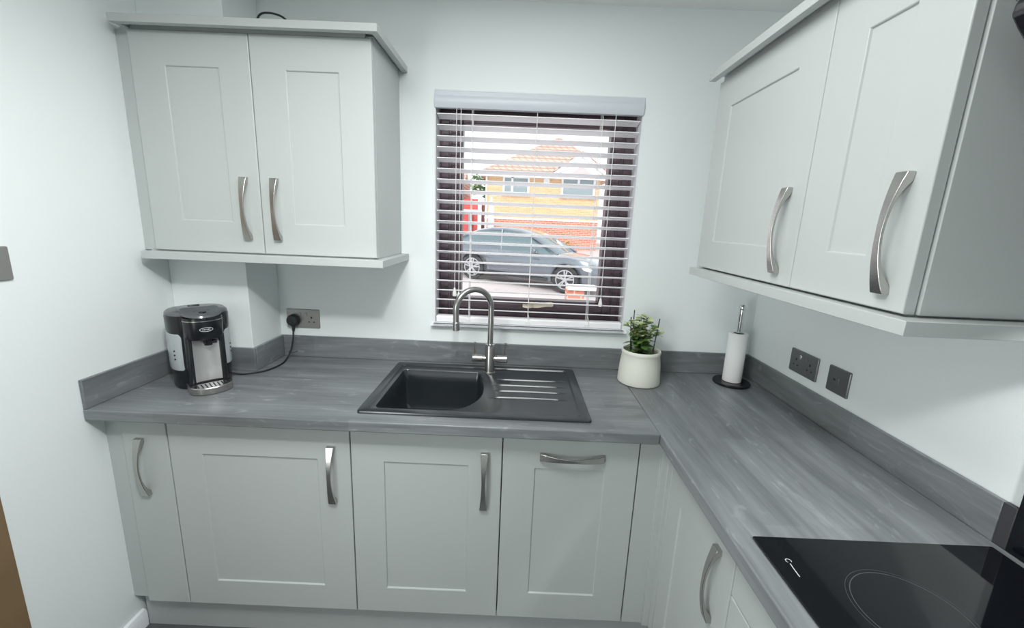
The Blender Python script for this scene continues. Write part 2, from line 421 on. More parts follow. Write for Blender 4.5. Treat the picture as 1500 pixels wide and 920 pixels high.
# plinth
YP = -.530
tag(MB().box(-1.0545, XD + .028, YP, YP + .016, 0, DB - .001).build('plinth', M['plinth'], bevel=.001), 'grey plinth board under the units below the window', 'plinth')
tag(MB().box(XD + .028, XD + .044, -1.70, YP + .016, 0, DB - .001).build('plinth', M['plinth'], bevel=.001), 'grey plinth board under the side run below the hob', 'plinth')
# side run
YA, YB, YC = -.608, -1.006, -1.70
t = thing('base_cabinet', 'pale grey base cabinet on the side run between corner post and hob drawers', 'cabinet', (1.08, (YA + YB) / 2, .13))
b = MB(); c = MB()
def carcass_side(b, ya, yb, z0=.1365, z1=ZU - .001, th=.018, x0=XD + .022, x1=XR - .003):
    b.box(x0, x1, ya - th, ya, z0, z1); b.box(x0, x1, yb, yb + th, z0, z1); b.box(x0, x1, yb + th, ya - th, z0, z0 + th)
    b.box(x1 - .008, x1, yb + th, ya - th, z0 + th, z1); b.box(x0, x0 + .06, yb + th, ya - th, z1 - .02, z1)
c.b.free()
carcass_side(b, YA - .001, YB + .0005); b.build('body', M['cabin'], t)
fn = frame_side(YA - G, DB)
dr = front('door', fn, YA - YB - 2 * G, DT - DB, t, (.085, .105, .101, .150))
handle(fn, (YA - G) + .937, .679 - DB, dr)
t = thing('drawer_cabinet', 'pale grey drawer cabinet under the black hob', 'cabinet', (1.08, (YB + YC) / 2, .13))
b = MB(); carcass_side(b, YB - .0005, YC, z1=.80); b.build('body', M['cabin'], t)
for z0, z1 in ((.722, DT), (.432, .718), (DB, .428)):
    fn = frame_side(YB - G, z0)
    dr = front('drawer', fn, YB - YC - 2 * G, z1 - z0, t, (.10, .10, .07, .07) if z1 < .8 else None)
    if z1 < .8: handle(fn, (YB - YC) / 2, (z1 - z0) / 2 + .06, dr, vertical=False)

# ------------------------------------------------------------------ worktop
SX0, SX1, SY0, SY1 = -.226, .549, -.556, -.056            # sink outline
wt = thing('worktop', 'grey wood-effect laminate worktop running round the corner', 'worktop', (.3, -.3, ZU))
outer = [(XL, YW), (XW, YW), (XW, -.0005), (BXX, -.0005), (BXX, BXY), (XL, BXY)]
o = MB().holed(outer, [(SX0 + .018, SY0 + .018), (SX1 - .018, SY0 + .018), (SX1 - .018, SY1 - .018), (SX0 + .018, SY1 - .018)], ZU, ZW)
o.build('back_run', M['top_x'], wt, bevel=.004, seg=3)
HX0, HX1, HY0 = .8017, 1.3079, -1.0529; HY1 = HY0 - .59
MB().holed([(XW + .0004, -1.72), (XR - .0005, -1.72), (XR - .0005, -.0005), (XW + .0004, -.0005)], [(HX0 + .012, HY1 + .012), (HX1 - .012, HY1 + .012), (HX1 - .012, HY0 - .012), (HX0 + .012, HY0 - .012)], ZU, ZW).build('side_run', M['top_y'], wt, bevel=.004, seg=3)
# upstands
UT = .012
def upst(name, label, x0, x1, y0, y1, m):
    return tag(MB().box(x0, x1, y0, y1, ZW + .0003, UPZ).build(name, m, bevel=.002), label, 'upstand')
upst('upstand', 'grey wood-effect upstand along the left wall behind the hot water dispenser', XL + .0005, XL + UT, YW + .002, BXY - .0005, M['top_y'])
upst('upstand', 'short grey upstand on the front of the pipe boxing', XL + UT + .0005, BXX + UT, BXY - UT, BXY - .0005, M['top_x'])
upst('upstand', 'short grey upstand on the side of the pipe boxing below the plug', BXX + .0005, BXX + UT, BXY + .0005, -.0005, M['top_y'])
upst('upstand', 'long grey wood-effect upstand under the window behind the sink', BXX + UT + .0005, XR - .0005, -UT, -.0005, M['top_x'])
us = thing('upstand', 'grey wood-effect upstand along the right wall below the sockets', 'upstand', (XR - .006, -.5, ZW))
MB().box(XR - UT, XR - .0005, -1.0325, -UT - .0005, ZW + .0003, UPZ).build('board', M['top_y'], us, bevel=.002)
o = MB().box(XR - UT - .001, XR - .0005, -1.0585, -1.0328, ZW + .0003, UPZ).build('end_strip', M['trimgrey'], us, bevel=.001)
o['label'] = 'dark end strip beside the black splashback'
tag(MB().box(XR - .013, XR - .0005, -1.72, -1.059, ZW + .0003, 1.47).build('splashback', M['splash'], bevel=.0015), 'glossy black splashback on the right wall behind the hob', 'splashback')

# ------------------------------------------------------------------ sink
sk = thing('sink', 'black composite inset sink with drainer to the right', 'sink', (.16, -.3, ZW))
def bowl_loop(g=0.):
    """outline of the bowl: straight left, bulging right side, chamfered front right corner; g shrinks it"""
    x0, x1, y0, y1 = -.182 + g, .152 - g, -.515 + g, -.132 - g
    L = []
    r = max(.012, .022 - g)
    def arc(cx, cy, r, a0, a1, n):
        for k in range(n + 1):
            t = math.radians(a0 + (a1 - a0) * k / n); L.append((cx + r * math.cos(t), cy + r * math.sin(t)))
    arc(x0 + r, y1 - r, r, 90, 180, 6); arc(x0 + r, y0 + r, r, 180, 270, 6)
    ctl = [(.045, y0), (.095 - g * .4, y0 + .012), (.140 - g * .8, -.462 + g * .5), (.168 - g, -.40), (.176 - g, -.33), (.168 - g, -.235), (x1 + .002, -.170 - g * .3)]
    L.extend((p.x, p.y) for p in bez([(a, c, 0) for a, c in ctl], 5))
    arc(x1 - .018, y1 - .018, .018, 10, 90, 5)
    return L
ZD = .9145
b = MB()
def lp(x0, x1, y0, y1, r, z): return [(x, y, z) for x, y in rrect(x0, x1, y0, y1, r, 6)]
rv = b.ringv([lp(SX0, SX1, SY0, SY1, .012, ZW + .0004), lp(SX0, SX1, SY0, SY1, .012, .916), lp(SX0 + .001, SX1 - .001, SY0 + .001, SY1 - .001, .012, .9185), lp(SX0 + .004, SX1 - .004, SY0 + .004, SY1 - .004, .010, .920),
              lp(SX0 + .028, SX1 - .032, SY0 + .026, SY1 - .026, .014, .920), lp(SX0 + .033, SX1 - .038, SY0 + .030, SY1 - .031, .014, ZD)], cap=False)
br = b.ringv([[(x, y, z) for x, y in bowl_loop(g)] for g, z in ((0, ZD), (.0015, ZD - .0008), (.004, ZD - .005), (.008, ZD - .06), (.012, .765), (.020, .748), (.034, .741))], cap=False)
es = []
for ring in (rv[-1], br[0]):
    for i in range(len(ring)):
        a, c = ring[i], ring[(i + 1) % len(ring)]
        es.append(b.b.edges.get((a, c)) or b.b.edges.new((a, c)))
bmesh.ops.triangle_fill(b.b, edges=es, use_beauty=True)
b.b.faces.new(br[-1])
b.build('basin', M['sink'], sk, angle=30)
for k, (y, xa, xb, dy) in enumerate(((-.205, .205, .500, 0), (-.265, .200, .497, 0), (-.325, .205, .494, .003), (-.387, .195, .490, .004))):
    rr = []
    for q in range(15):
        s = q / 14; x = xa + (xb - xa) * s; h = .0036 * math.sin(PI * min(1, max(0.02, min(s, 1 - s) * 6)) / 2); yy = y + dy * math.sin(PI * s)
        rr.append([(x, yy - .008, ZD - .0005), (x, yy - .004, ZD + h), (x, yy + .004, ZD + h), (x, yy + .006, ZD - .0005)])
    MB().rings(rr).build('drainer_ridge', M['sink'], sk)
MB().lathe([(.044, .0), (.044, .003), (.036, .004), (.032, .001), (.0, .001)], (-.02, -.31, .7405), 28, cap=False).build('waste', M['chrome'], sk)

# ------------------------------------------------------------------ mixer tap
TX, TY = .183, -.110
tp = thing('mixer_tap', 'brushed steel swan neck mixer tap behind the sink', 'tap', (TX, TY, .920))
TX, TY = .183, -.128
b = MB()
b.lathe([(.0, .9142), (.025, .9142), (.025, .9185), (.0215, .921), (.0205, .925), (.0205, 1.032), (.0195, 1.036), (.0, 1.036)], (TX, TY, 0), 32, cap=False)
b.build('tap_body', M['tap'], tp)
MB().lathe([(.0, 1.036), (.0215, 1.036), (.0215, 1.041), (.018, 1.043), (.0, 1.043)], (TX, TY, 0), 32, cap=False).build('collar', M['chrome'], tp)
ang = math.radians(32); ux, uy = -math.cos(ang), -math.sin(ang); R = .079
pts = [(TX, TY, 1.04), (TX, TY, 1.10), (TX, TY, 1.16), (TX, TY, 1.19)]
for k in range(1, 25):
    a = PI * k / 24 * 1.03
    pts.append((TX + ux * R * (1 - math.cos(a)), TY + uy * R * (1 - math.cos(a)), 1.197 + R * math.sin(a)))
e = V(pts[-1]); dr_ = (V(pts[-1]) - V(pts[-2])).normalized()
pts.append(e + dr_ * .045)
sp = MB().tube(pts, .0118, 20).build('spout', M['tap'], tp)
e2 = e + dr_ * .040
MB().tube([e2, e2 + dr_ * .003, e2 + dr_ * .004, e2 + dr_ * .034], [.0118, .0138, .0138, .0138], 20).build('aerator', M['tap'], sp)
for s in (-1, 1):
    lv = MB().tube([(TX + s * .015, TY, .976), (TX + s * .030, TY, .976), (TX + s * .031, TY, .976), (TX + s * .072, TY, .976), (TX + s * .074, TY, .976)], [.0135, .0135, .0165, .0165, .0145], 20).build('lever', M['tap'], tp)
    b = MB().tube([(TX + s * .062, TY, .985), (TX + s * .064, TY, 1.043)], .0032, 10)
    b.tube([(TX + s * .064, TY, 1.040), (TX + s * .064, TY, 1.046)], [.0052, .0052], 12)
    b.build('lever_pin', M['tap'], lv)

# ------------------------------------------------------------------ hob
hb = thing('hob', 'black glass hob set into the side worktop', 'hob', ((HX0 + HX1) / 2, (HY0 + HY1) / 2, ZW))
MB().prism(rrect(HX0, HX1, HY1, HY0, .004, 3), ZW + .0005, ZW + .005).build('glass_top', M['hob'], hb, bevel=.0012)
MB().box(HX0 + .016, HX1 - .016, HY1 + .016, HY0 - .016, ZW - .034, ZW).build('burner_box', M['blackm'], hb)
ZH = ZW + .00515
def annulus(b, cx, cy, r, w, z, n=72):
    b.rings([[(cx + q * math.cos(2 * PI * k / n), cy + q * math.sin(2 * PI * k / n), zz) for k in range(n)] for q, zz in ((r - w, z), (r, z))], cap=False)
for cx, cy, r in ((.984, -1.226, .094), (1.19, -1.50, .070), (.955, -1.50, .080), (1.20, -1.19, .072)):
    if cx > 1.19 and cy > -1.3: continue
    b = MB(); annulus(b, cx, cy, r, .0008, ZH); annulus(b, cx, cy, r - .0065, .0015, ZH); b.build('zone_ring', M['ring'], hb)
b = MB()                                                     # maker's mark: a hook and a long stroke
hook = [(.8375 + .0052 * math.cos(math.radians(a)), -1.1185 + .0048 * math.sin(math.radians(a))) for a in range(-35, 236, 15)]
def ribbon(b, pts, w, z):
    rr = []
    for i, p in enumerate(pts):
        a = V((*pts[max(i - 1, 0)], 0)); c = V((*pts[min(i + 1, len(pts) - 1)], 0)); t = (c - a).normalized(); n = V((-t.y, t.x, 0)) * w / 2
        q = V((*p, z)); rr.append([q - n, q + n])
    b.rings(rr, cap=False, closed=False)
ribbon(b, hook, .0016, ZH); ribbon(b, [(.8365, -1.1255), (.8352, -1.140), (.8345, -1.157)], .0022, ZH)
b.build('logo', M['mark'], hb)

# ------------------------------------------------------------------ wall units
CZ0, CZ1, CYF = 1.398, 2.1066, -.3236
CL, CM, CR = -1.0165, -.6214, -.2195
t = thing('wall_cabinet', 'pale grey two-door wall cabinet left of the window', 'cabinet', (-.62, 0, 1.368), 0, 'wall units')
b = MB()
b.box(BXX + .001, CR - .018, -.012, -.001, CZ0, CZ1)
b.box(CR - .018, CR - .0005, CYF + .023, -.001, CZ0 - .003, CZ1 + .006)          # right end panel
b.box(CL, CL + .018, CYF + .023, BXY - .001, CZ0, CZ1)
b.box(CL + .018, CR - .018, CYF + .023, BXY - .001, CZ0, CZ0 + .018); b.box(BXX + .001, CR - .018, BXY - .001, -.012, CZ0, CZ0 + .018)
b.box(CL + .018, CR - .018, CYF + .023, BXY - .001, CZ1 - .018, CZ1); b.box(BXX + .001, CR - .018, BXY - .001, -.012, CZ1 - .018, CZ1)
b.box(-1.0315, -1.012, -.3485, -.3130, 2.1107, 2.1253)
b.box(CM - .009, CM + .009, CYF + .024, BXY - .001, CZ0 + .018, CZ1 - .018)
b.build('body', M['cabin'], t)
MB().box(XL + .0005, CL - .0005, CYF + .020, CYF + .038, CZ0 - .003, CZ1 + .004).build('filler', M['cab'], t)
for x0, x1, pn, hu in ((CL, CM, (.111, .103, .107, .103), -.672), (CM, CR, (.114, .109, .107, .104), -.566)):
    fn = frame_back(x0 + G * .7, CZ0, CYF)
    dr = front('door', fn, x1 - x0 - 1.4 * G, CZ1 - CZ0, t, pn)
    handle(fn, hu - x0 - G, 1.553 - CZ0, dr)
def moulding(z0, z1, xl, xr, yf, name, m, chamfer, yb=-.001, d=.075):
    """mitred flat moulding: along the front, and back to the wall at the right end"""
    b = MB()
    sec = [(0, z0), (0, z1), (-.045, z1), (-.045, z1 + .0038), (-d, z1 + .0038), (-d, z0)] if name == 'light_pelmet' else [(0, z0), (0, z1), (-d, z1), (-d, z0 + .002), (.012 - d, z0 + .002), (.012 - d, z0 + .017), (-.022, z0 + .017), (-.022, z0)]
    b.rings([[(xl, yf - a, z) for a, z in sec], [(xr + a, yf - a, z) for a, z in sec], [(xr + a, yb, z) for a, z in sec]])
    return b.build(name, m, t, bevel=.0012, angle=25)
moulding(2.1085, 2.132, -1.032, -.186, -.371, 'cornice', M['cab'], .0, d=.0705)
moulding(1.3675, 1.394, -1.038, -.188, -.360, 'light_pelmet', M['cab'], .0)
MB().box(-1.060, CR, CYF + .024, BXY - .001, 2.1127, 2.120).box(BXX + .001, CR, BXY - .001, -.001, 2.1127, 2.120).build('top_board', M['cabin'], t)

# right-hand wall unit
RX, RZ0, RZ1 = .9465, 1.4145, 2.034
RY0, RY1, RY2 = -.262, -.8053, -1.1165
t = thing('wall_cabinet', 'pale grey two-door wall cabinet on the right wall', 'cabinet', (1.15, -.7, 1.385), 0, 'wall units')
b = MB()
b.box(RX + .022, XR - .0005, RY0 - .018, RY0, RZ0, RZ1)
b.box(RX + .023, XR - .0005, RY2 + .012, RY2 + .030, RZ0, RZ1 + .01)
b.box(RX + .022, XR - .0005, RY2 + .030, RY0 - .018, RZ0, RZ0 + .018); b.box(RX + .022, XR - .0005, RY2 + .030, RY0 - .018, RZ1 - .018, RZ1)
b.box(XR - .010, XR - .0005, RY2 + .03, RY0 - .018, RZ0 + .018, RZ1 - .018); b.box(RX + .022, XR - .01, RY1 - .009, RY1 + .009, RZ0 + .018, RZ1 - .018)
b.build('body', M['cabin'], t)
MB().box(RX + .0255, XR - .0005, RY2 - .0025, RY2 + .0115, RZ0 - .001, RZ1 + .02).build('end_panel', M['cab'], t, bevel=.0015)
for y0, y1, pn, hu in ((RY0, RY1, (.098, .104, .092, .094), -.744), (RY1, RY2, (.102, .102, .092, .094), -1.069)):
    fn = frame_side(y0 - G * .7, RZ0, RX)
    dr = front('door', fn, y0 - y1 - 1.4 * G, RZ1 - RZ0, t, pn, t=.021)
    handle(fn, (y0 - G) - hu, 1.548 - RZ0, dr)
def moulding_side(z0, z1, xf, y0, y1, name, chamfer, d=.075):
    b = MB()
    sec = [(0, z0), (0, z1), (.047, z1), (.047, z1 + .0047), (d, z1 + .0047), (d, z0)] if name == 'light_pelmet' else [(0, z0), (0, z1), (d, z1), (d, z0 + .002), (d - .012, z0 + .002), (d - .012, z0 + .017), (.022, z0 + .017), (.022, z0)]
    b.rings([[(xf + a, y0, z) for a, z in sec], [(xf + a, y1 + a, z) for a, z in sec], [(XR - .0005, y1 + a, z) for a, z in sec]])
    return b.build(name, M['cab'], t, bevel=.0012, angle=25)
moulding_side(2.0375, 2.062, .908, -.262, -1.155, 'cornice', .0, d=.062)
moulding_side(1.3835, 1.4095, .922, -.262, -1.152, 'light_pelmet', .0)
MB().box(RX + .024, XR - .0005, -1.115, -.262, 2.0605, 2.066).build('top_board', M['cabin'], t)

# cooker hood beside the right wall unit
hd = thing('cooker_hood', 'black angled cooker hood beside the right wall cabinet', 'cooker hood', (1.34, -1.45, 1.5))
HYA, HYB = -1.172, -1.76
sec = [(XR - .001, 1.50), (XR - .055, 1.50), (.958, 1.829), (.944, 1.846), (.946, 1.862), (.962, 1.874), (1.03, 1.876), (XR - .001, 1.70)]
MB().rings([[(x, y, z) for x, z in sec] for y in (HYA, HYB)]).build('body', M['black'], hd, bevel=.004)
MB().rings([[(x, y, z) for x, z in ((1.045, 1.8890), (1.045, ZC - .001), (XR - .001, ZC - .001), (XR - .001, 1.72))] for y in (-1.215, -1.70)]).build('chimney', M['black'], hd, bevel=.003)
MB().tube([(.950, HYA - .001, 1.869), (.950, HYB + .001, 1.869)], .006, 12).build('edge_trim', M['steel'], hd)

# ------------------------------------------------------------------ sockets, switch
def plate_fn(wall):
    if wall == 'back': return lambda cx, cz: (lambda u, v, n: (cx + u, -n, cz + v))
    if wall == 'right': return lambda cy, cz: (lambda u, v, n: (XR - n, cy - u, cz + v))
    return lambda cy, cz: (lambda u, v, n: (XL + n, cy + u, cz + v))
def plate(b, fn, w, h, t=.006):
    L = lambda g, n: [fn(x, y, n) for x, y in rrect(-w / 2 + g, w / 2 - g, -h / 2 + g, h / 2 - g, .004, 3)]
    b.rings([L(0, .0003), L(0, t - .002), L(.002, t)])
def double_socket(name, label, fn, pm, group=None, rockers=((-.0165, 0), (.0165, 0)), white=None):
    t = thing(name, label, 'socket', fn(0, 0, 0), 0, group)
    b = MB(); plate(b, fn, .146, .086); b.build('plate', pm, t)
    for s in (-1, 1):
        b = MB(); b.boxf(fn, s * .0145 - .0055, s * .0145 + .0055, .012, .029, .005, .0085)
        b.build('rocker', white if (white and s == -1) else pm, t, bevel=.001)
        b = MB(); u = s * .0375
        b.boxf(fn, u - .003, u + .003, .002, .011, .0055, .0064)
        for q in (-.011, .011): b.boxf(fn, u + q - .0035, u + q + .0035, -.0165, -.012, .0055, .0064)
        b.build('pin_holes', M['blackm'], t)
    for u in (-.060, .060): MB().rings([[fn(u + .0025 * math.cos(a * PI / 6), .0 + .0025 * math.sin(a * PI / 6), n) for a in range(12)] for n in (.0055, .0066)]).build('screw', pm, t)
    return t
double_socket('double_socket', 'brushed metal double socket with a black plug in it', plate_fn('back')(-.665, 1.0855), M['plate'])
double_socket('double_socket', 'brushed metal double socket, coloured darker for shade, above the right-hand upstand', plate_fn('right')(-.360, 1.0825), M['plate_shaded'], white=M['steel'])
fn = plate_fn('right')(-.530, 1.0825)
t = thing('fused_spur', 'square brushed metal switch plate, coloured darker for shade, beside the right-hand double socket', 'switch', fn(0, 0, 0))
b = MB(); plate(b, fn, .092, .086); b.build('plate', M['plate_shaded'], t)
MB().boxf(fn, -.004, .008, -.011, .011, .005, .0085).build('rocker', M['plate_shaded'], t, bevel=.001)
MB().boxf(fn, -.018, -.010, -.002, .004, .0055, .0066).build('indicator', M['blackm'], t)
fn = plate_fn('left')(-.768, 1.3835)
t = thing('light_switch', 'brushed metal light switch on the left wall', 'switch', fn(0, 0, 0))
b = MB(); plate(b, fn, .088, .088, .007); b.build('plate', M['plate'], t)
MB().boxf(fn, -.006, .006, -.011, .011, .006, .0095).build('rocker', M['plate'], t, bevel=.001)

# plug and lead of the hot water dispenser
pl = thing('power_lead', 'black power lead with plug running from the socket to the dispenser', 'power lead', (-.7025, -.03, 1.09))
b = MB(); cx, cz = -.7035, 1.0795
L = lambda r, y, s=1: [(cx + r * (1.05 * math.cos(2 * PI * k / 20)), y, cz + r * math.sin(2 * PI * k / 20)) for k in range(20)]
b.rings([L(.024, -.0065), L(.0265, -.012), L(.0265, -.024), L(.022, -.033), L(.008, -.036)])
b.tube([(cx, -.020, cz - .018), (cx + .001, -.022, cz - .032), (cx + .001, -.024, cz - .050)], [.0085, .0075, .0045], 12)
b.build('plug', M['blackm'], pl)
cp = bez([(cx + .001, -.024, cz - .046), (cx + .001, -.032, 1.000), (-.708, -.045, .950), (-.715, -.075, .9165), (-.705, -.135, .9142), (-.716, -.205, .9142), (-.742, -.240, .9142), (-.785, -.264, .9142), (-.822, -.276, .922), (-.836, -.288, .930)], 8)
MB().tube(cp, .0034, 10).build('cable', M['rubber'], pl)
b = MB(); b.tube(bez([(-.7105, -.048, .944), (-.700, -.047, .938), (-.690, -.043, .940), (-.683, -.036, .944)], 4), .0013, 6); b.tube([(-.713, -.050, .943), (-.707, -.050, .943)], .0045, 8)
b.build('cable_tie', M['blackm'], pl)

# loose lead on top of the left wall cabinet
ll = MB(); ll.tube(bez([(-.640, -.27, 2.1235), (-.624, -.27, 2.155), (-.606, -.27, 2.184), (-.575, -.27, 2.190), (-.535, -.27, 2.181), (-.512, -.27, 2.160), (-.505, -.26, 2.1235)], 8), .0032, 8)
ll.tube(bez([(-.625, -.245, 2.1235), (-.615, -.245, 2.150), (-.590, -.245, 2.166), (-.565, -.245, 2.150), (-.555, -.245, 2.1235)], 8), .003, 8)
tag(ll.build('loose_cable', M['rubber']), 'thin black cable looping up from the top of the left wall cabinet', 'cable')

# ------------------------------------------------------------------ hot water dispenser
KA = math.radians(47)
k = thing('hot_water_dispenser', 'black and grey hot water dispenser on the worktop by the left wall', 'water dispenser', (-.884, -.338, ZW), KA)
# local axes: -y is the front, x the right-hand side
def oval(a, bb, z, cy=0, n=48, pw=2.4):
    out = []
    for i in range(n):
        t = 2 * PI * i / n; c, s = math.cos(t), math.sin(t)
        out.append((a * math.copysign(abs(c) ** (2 / pw), c), cy + bb * math.copysign(abs(s) ** (2 / pw), s), z))
    return out
HB = .283
b = MB(); b.rings([oval(.084, .080, .001), oval(.087, .082, .006), oval(.089, .084, .10), oval(.090, .084, .195), oval(.093, .087, .215), oval(.094, .088, .262), oval(.092, .086, .270)])
b.build('body', M['black'], k, world=False)
b = MB(); b.rings([oval(.093, .087, .2701), oval(.091, .085, .276), oval(.084, .077, HB - .001), oval(.05, .04, HB + .001)])
lid = b.build('lid', M['kgrey'], k, world=False)
MB().box(-.018, .018, .038, .048, HB - .002, HB + .004).build('lid_catch', M['black'], lid, world=False, bevel=.002)
# the two sides of the water tank wrap round the body
for s in (-1, 1):
    rr = []
    for z, g in ((.070, -.003), (.073, .0025), (.078, .004), (.135, .0045), (.188, .0045), (.204, .0035), (.210, -.002)):
        row = []
        top = max(0, (z - .18) / .03)
        for q in range(13):
            t = math.radians(-50 + 92 * q / 12 - (6 * top if q == 0 else 0)); c, sn = math.cos(t), math.sin(t)
            edge = .0 if 0 < q < 12 else -.005
            row.append((s * (.0895 + g + edge) * abs(c) ** (2 / 2.4), (.0835 + g + edge) * math.copysign(abs(sn) ** (2 / 2.4), sn), z))
        rr.append(row)
    inner = [[(x * .9, y * .9, z) for x, y, z in row] for row in rr]
    b = MB(); b.rings([a + c[::-1] for a, c in zip(rr, inner)]); tk = b.build('water_tank', M['tank'], k, world=False)
    b = MB()
    for z in (.115, .130, .145):
        for dz in (0,):
            t = math.radians(-30); r1 = .0945; r2 = .0885
            p = V((s * r1 * math.cos(t) ** (2 / 2.4), r2 * -abs(math.sin(t)) ** (2 / 2.4), z)); n = V((s * math.cos(t), math.sin(t), 0)); tt = V((-n.y, n.x, 0))
            b.rings([[p + n * (.0005 + d_) + tt * (.0024 * math.cos(a * PI / 4)) + V((0, 0, .003 * math.sin(a * PI / 4))) for a in range(8)] for d_ in (-.002, .001)])
    b.build('level_mark', M['blackm'], tk, world=False)
# front column: two black cheeks, head over the cup bay and steel back plate
b = MB()
for s in (-1, 1): b.rings([[(s * .040, -.055, z), (s * .058, -.055, z), (s * .058, -.099, z), (s * .051, -.107, z), (s * .040, -.107, z)] for z in (.001, .20)])
b.box(-.040, .040, -.088, -.05, .001, .030)
b.build('cheek', M['black'], k, world=False, bevel=.003)
def headp(w, y, z): return [(x, yy, z) for x, yy in [(-w, -.05), (-w, -.088)] + [(w * -math.cos(PI * i / 12), -.088 - y * math.sin(PI * i / 12)) for i in range(1, 12)] + [(w, -.088), (w, -.05)]]
b = MB(); b.rings([headp(.054, .044, .190), headp(.058, .048, .200), headp(.059, .050, .262), headp(.058, .049, .268)])
hdp = b.build('head', M['black'], k, world=False)
def tp_(w, y, z0, z1): return [(x, yy, z0 + (z1 - z0) * ((-.05 - yy) / .09)) for x, yy, _ in headp(w, y, 0)]
b = MB(); b.rings([tp_(.058, .049, .283, .2685), tp_(.056, .046, .292, .2745), tp_(.046, .036, .295, .277)])
top = b.build('control_panel', M['kgrey'], k, world=False)
for x, y, r in ((0, -.105, .0115), (-.020, -.085, .006), (.018, -.085, .006)):
    MB().lathe([(0, .0), (r, .0), (r, .003), (r * .8, .005), (0, .005)], (x, y, .2805 - (y + .105) * -.06 + .0015), 20, cap=False).build('button', M['black'], top, world=False)
b = MB(); b.rings([[(x, y - .0006, z) for x, y, z in headp(.0592, .0502, zz)[1:-1]] for zz in (.256, .2585)], cap=False, closed=False); b.build('head_trim', M['steel'], hdp, world=False)
# badge: light oval outline with a bar of marks
b = MB(); bd = []
for g in (0, .0022):
    bd.append([(-0.0 + (.020 - g) * math.cos(a * PI / 16), -.088 - .0500 * math.sqrt(max(0, 1 - (((.020 - g) * math.cos(a * PI / 16)) / .059) ** 2)) - .0012, .2285 + (.0078 - g) * math.sin(a * PI / 16)) for a in range(32)])
b.rings(bd, cap=False)
for i, x in enumerate((-.010, -.006, -.002, .002, .006, .010)):
    y = -.088 - .050 * math.sqrt(1 - (x / .059) ** 2) - .0012
    b.quad([(x - .0012, y, .2262), (x + .0012, y, .2262), (x + .0012, y, .2308), (x - .0012, y, .2308)])
b.build('badge', M['mark'], hdp, world=False)
b = MB(); b.rings([[(-.0395 + .079 * q / 12, yy - .010 * (q / 6 - 1) ** 2, z) for q in range(13)] for z, yy in ((.030, -.0885), (.190, -.0885))], cap=False, closed=False)
b.build('splash_plate', M['bright'], k, world=False)
MB().lathe([(0, 0), (.012, 0), (.015, .012), (.015, .03), (0, .03)], (.006, -.108, .166), 20, cap=False).box(-.006, .030, -.120, -.106, .172, .182).build('nozzle', M['black'], k, world=False)
# drip tray
def tray(g, z, n=20): return [(-.064 + g, -.070, z), (-.064 + g, -.120, z)] + [((.064 - g) * -math.cos(PI * i / n), -.120 - (.050 - g) * math.sin(PI * i / n), z) for i in range(1, n)] + [(.064 - g, -.120, z), (.064 - g, -.070, z)]
b = MB(); b.rings([tray(.003, .0005), tray(.0, .003), tray(0, .024), tray(.0015, .026), tray(.006, .026), tray(.007, .022)]); tr = b.build('drip_tray', M['steel'], k, world=False)
b = MB()
for i in range(9):
    x = -.048 + .012 * i; yb = -.120 - .043 * math.sqrt(max(.05, 1 - (x / .058) ** 2))
    b.box(x - .0036, x + .0036, yb, -.112, .0225, .0262)
b.box(-.057, .057, -.116, -.110, .0225, .0265); b.build('drip_grille', M['chrome'], tr, world=False)
b = MB(); b.rings([tray(.0065, .0222)[1:-1], tray(.0065, .0226)[1:-1]]); b.build('tray_well', M['black'], tr, world=False)

# ------------------------------------------------------------------ plant in a white pot
px, py = .812, -.150
pt = thing('potted_plant', 'small leafy green plant in a cream ceramic pot beside the sink', 'plant', (px, py, ZW))
b = MB()
b.lathe([(.0, .0005), (.080, .0005), (.0855, .004), (.0865, .010), (.0855, .03), (.0815, .085), (.0765, .122), (.0775, .125), (.0790, .130), (.0790, .137), (.0770, .1415), (.0735, .1420), (.0710, .138), (.0705, .125), (.0700, .110), (0, .110)], (px, py, ZW), 56, cap=False)
b.build('pot', M['pot'], pt)
MB().lathe([(0, .1145), (.035, .114), (.0695, .112), (.0695, .1102)], (px, py, ZW), 32, cap=False).build('soil', M['soil'], pt)
tops = []
b = MB()
for i in range(22):
    a = random.uniform(0, 2 * PI); r = random.uniform(.0, .022); rr = random.uniform(.01, .078); h = random.uniform(.205, .300) - rr * .35
    p0 = V((px + r * math.cos(a) - .006, py + r * math.sin(a), ZW + .110)); p1 = V((px - .006 + rr * math.cos(a), py + rr * .75 * math.sin(a), ZW + h))
    mid = (p0 + p1) / 2 + V((0, 0, .03)); cv = bez([p0, mid, p1], 6); b.tube(cv, .0014, 6); tops.append(cv)
b.build('stems', M['stem'], pt)
b = MB()
def leaf(p, d, size, mi):
    d = d.normalized(); s = d.cross(V((0, 0, 1)))
    s = s.normalized() if s.length > .01 else V((1, 0, 0)); n = s.cross(d).normalized()
    prof = [(0, .05), (.22, .32), (.5, .42), (.78, .30), (1, .03)]; L_, C_, R_ = [], [], []
    for t, w in prof:
        c = p + d * size * t - n * size * .28 * t * t
        C_.append(c - n * size * .05); L_.append(c - s * w * size); R_.append(c + s * w * size)
    for i in range(4):
        for A, B in ((L_, C_), (C_, R_)): b.quad([A[i], B[i], B[i + 1], A[i + 1]], mi)
for cv in tops:
    for j in range(11):
        q = .30 + .70 * j / 10; i = min(len(cv) - 1, int(q * (len(cv) - 1))); p = cv[i]
        a = random.uniform(0, 2 * PI); out = V((math.cos(a), math.sin(a) * .9, random.uniform(-.05, .8)))
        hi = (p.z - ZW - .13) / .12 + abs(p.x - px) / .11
        leaf(p, out, random.uniform(.022, .036), 1 if random.random() < min(.95, hi * .75 - .02) else 0)
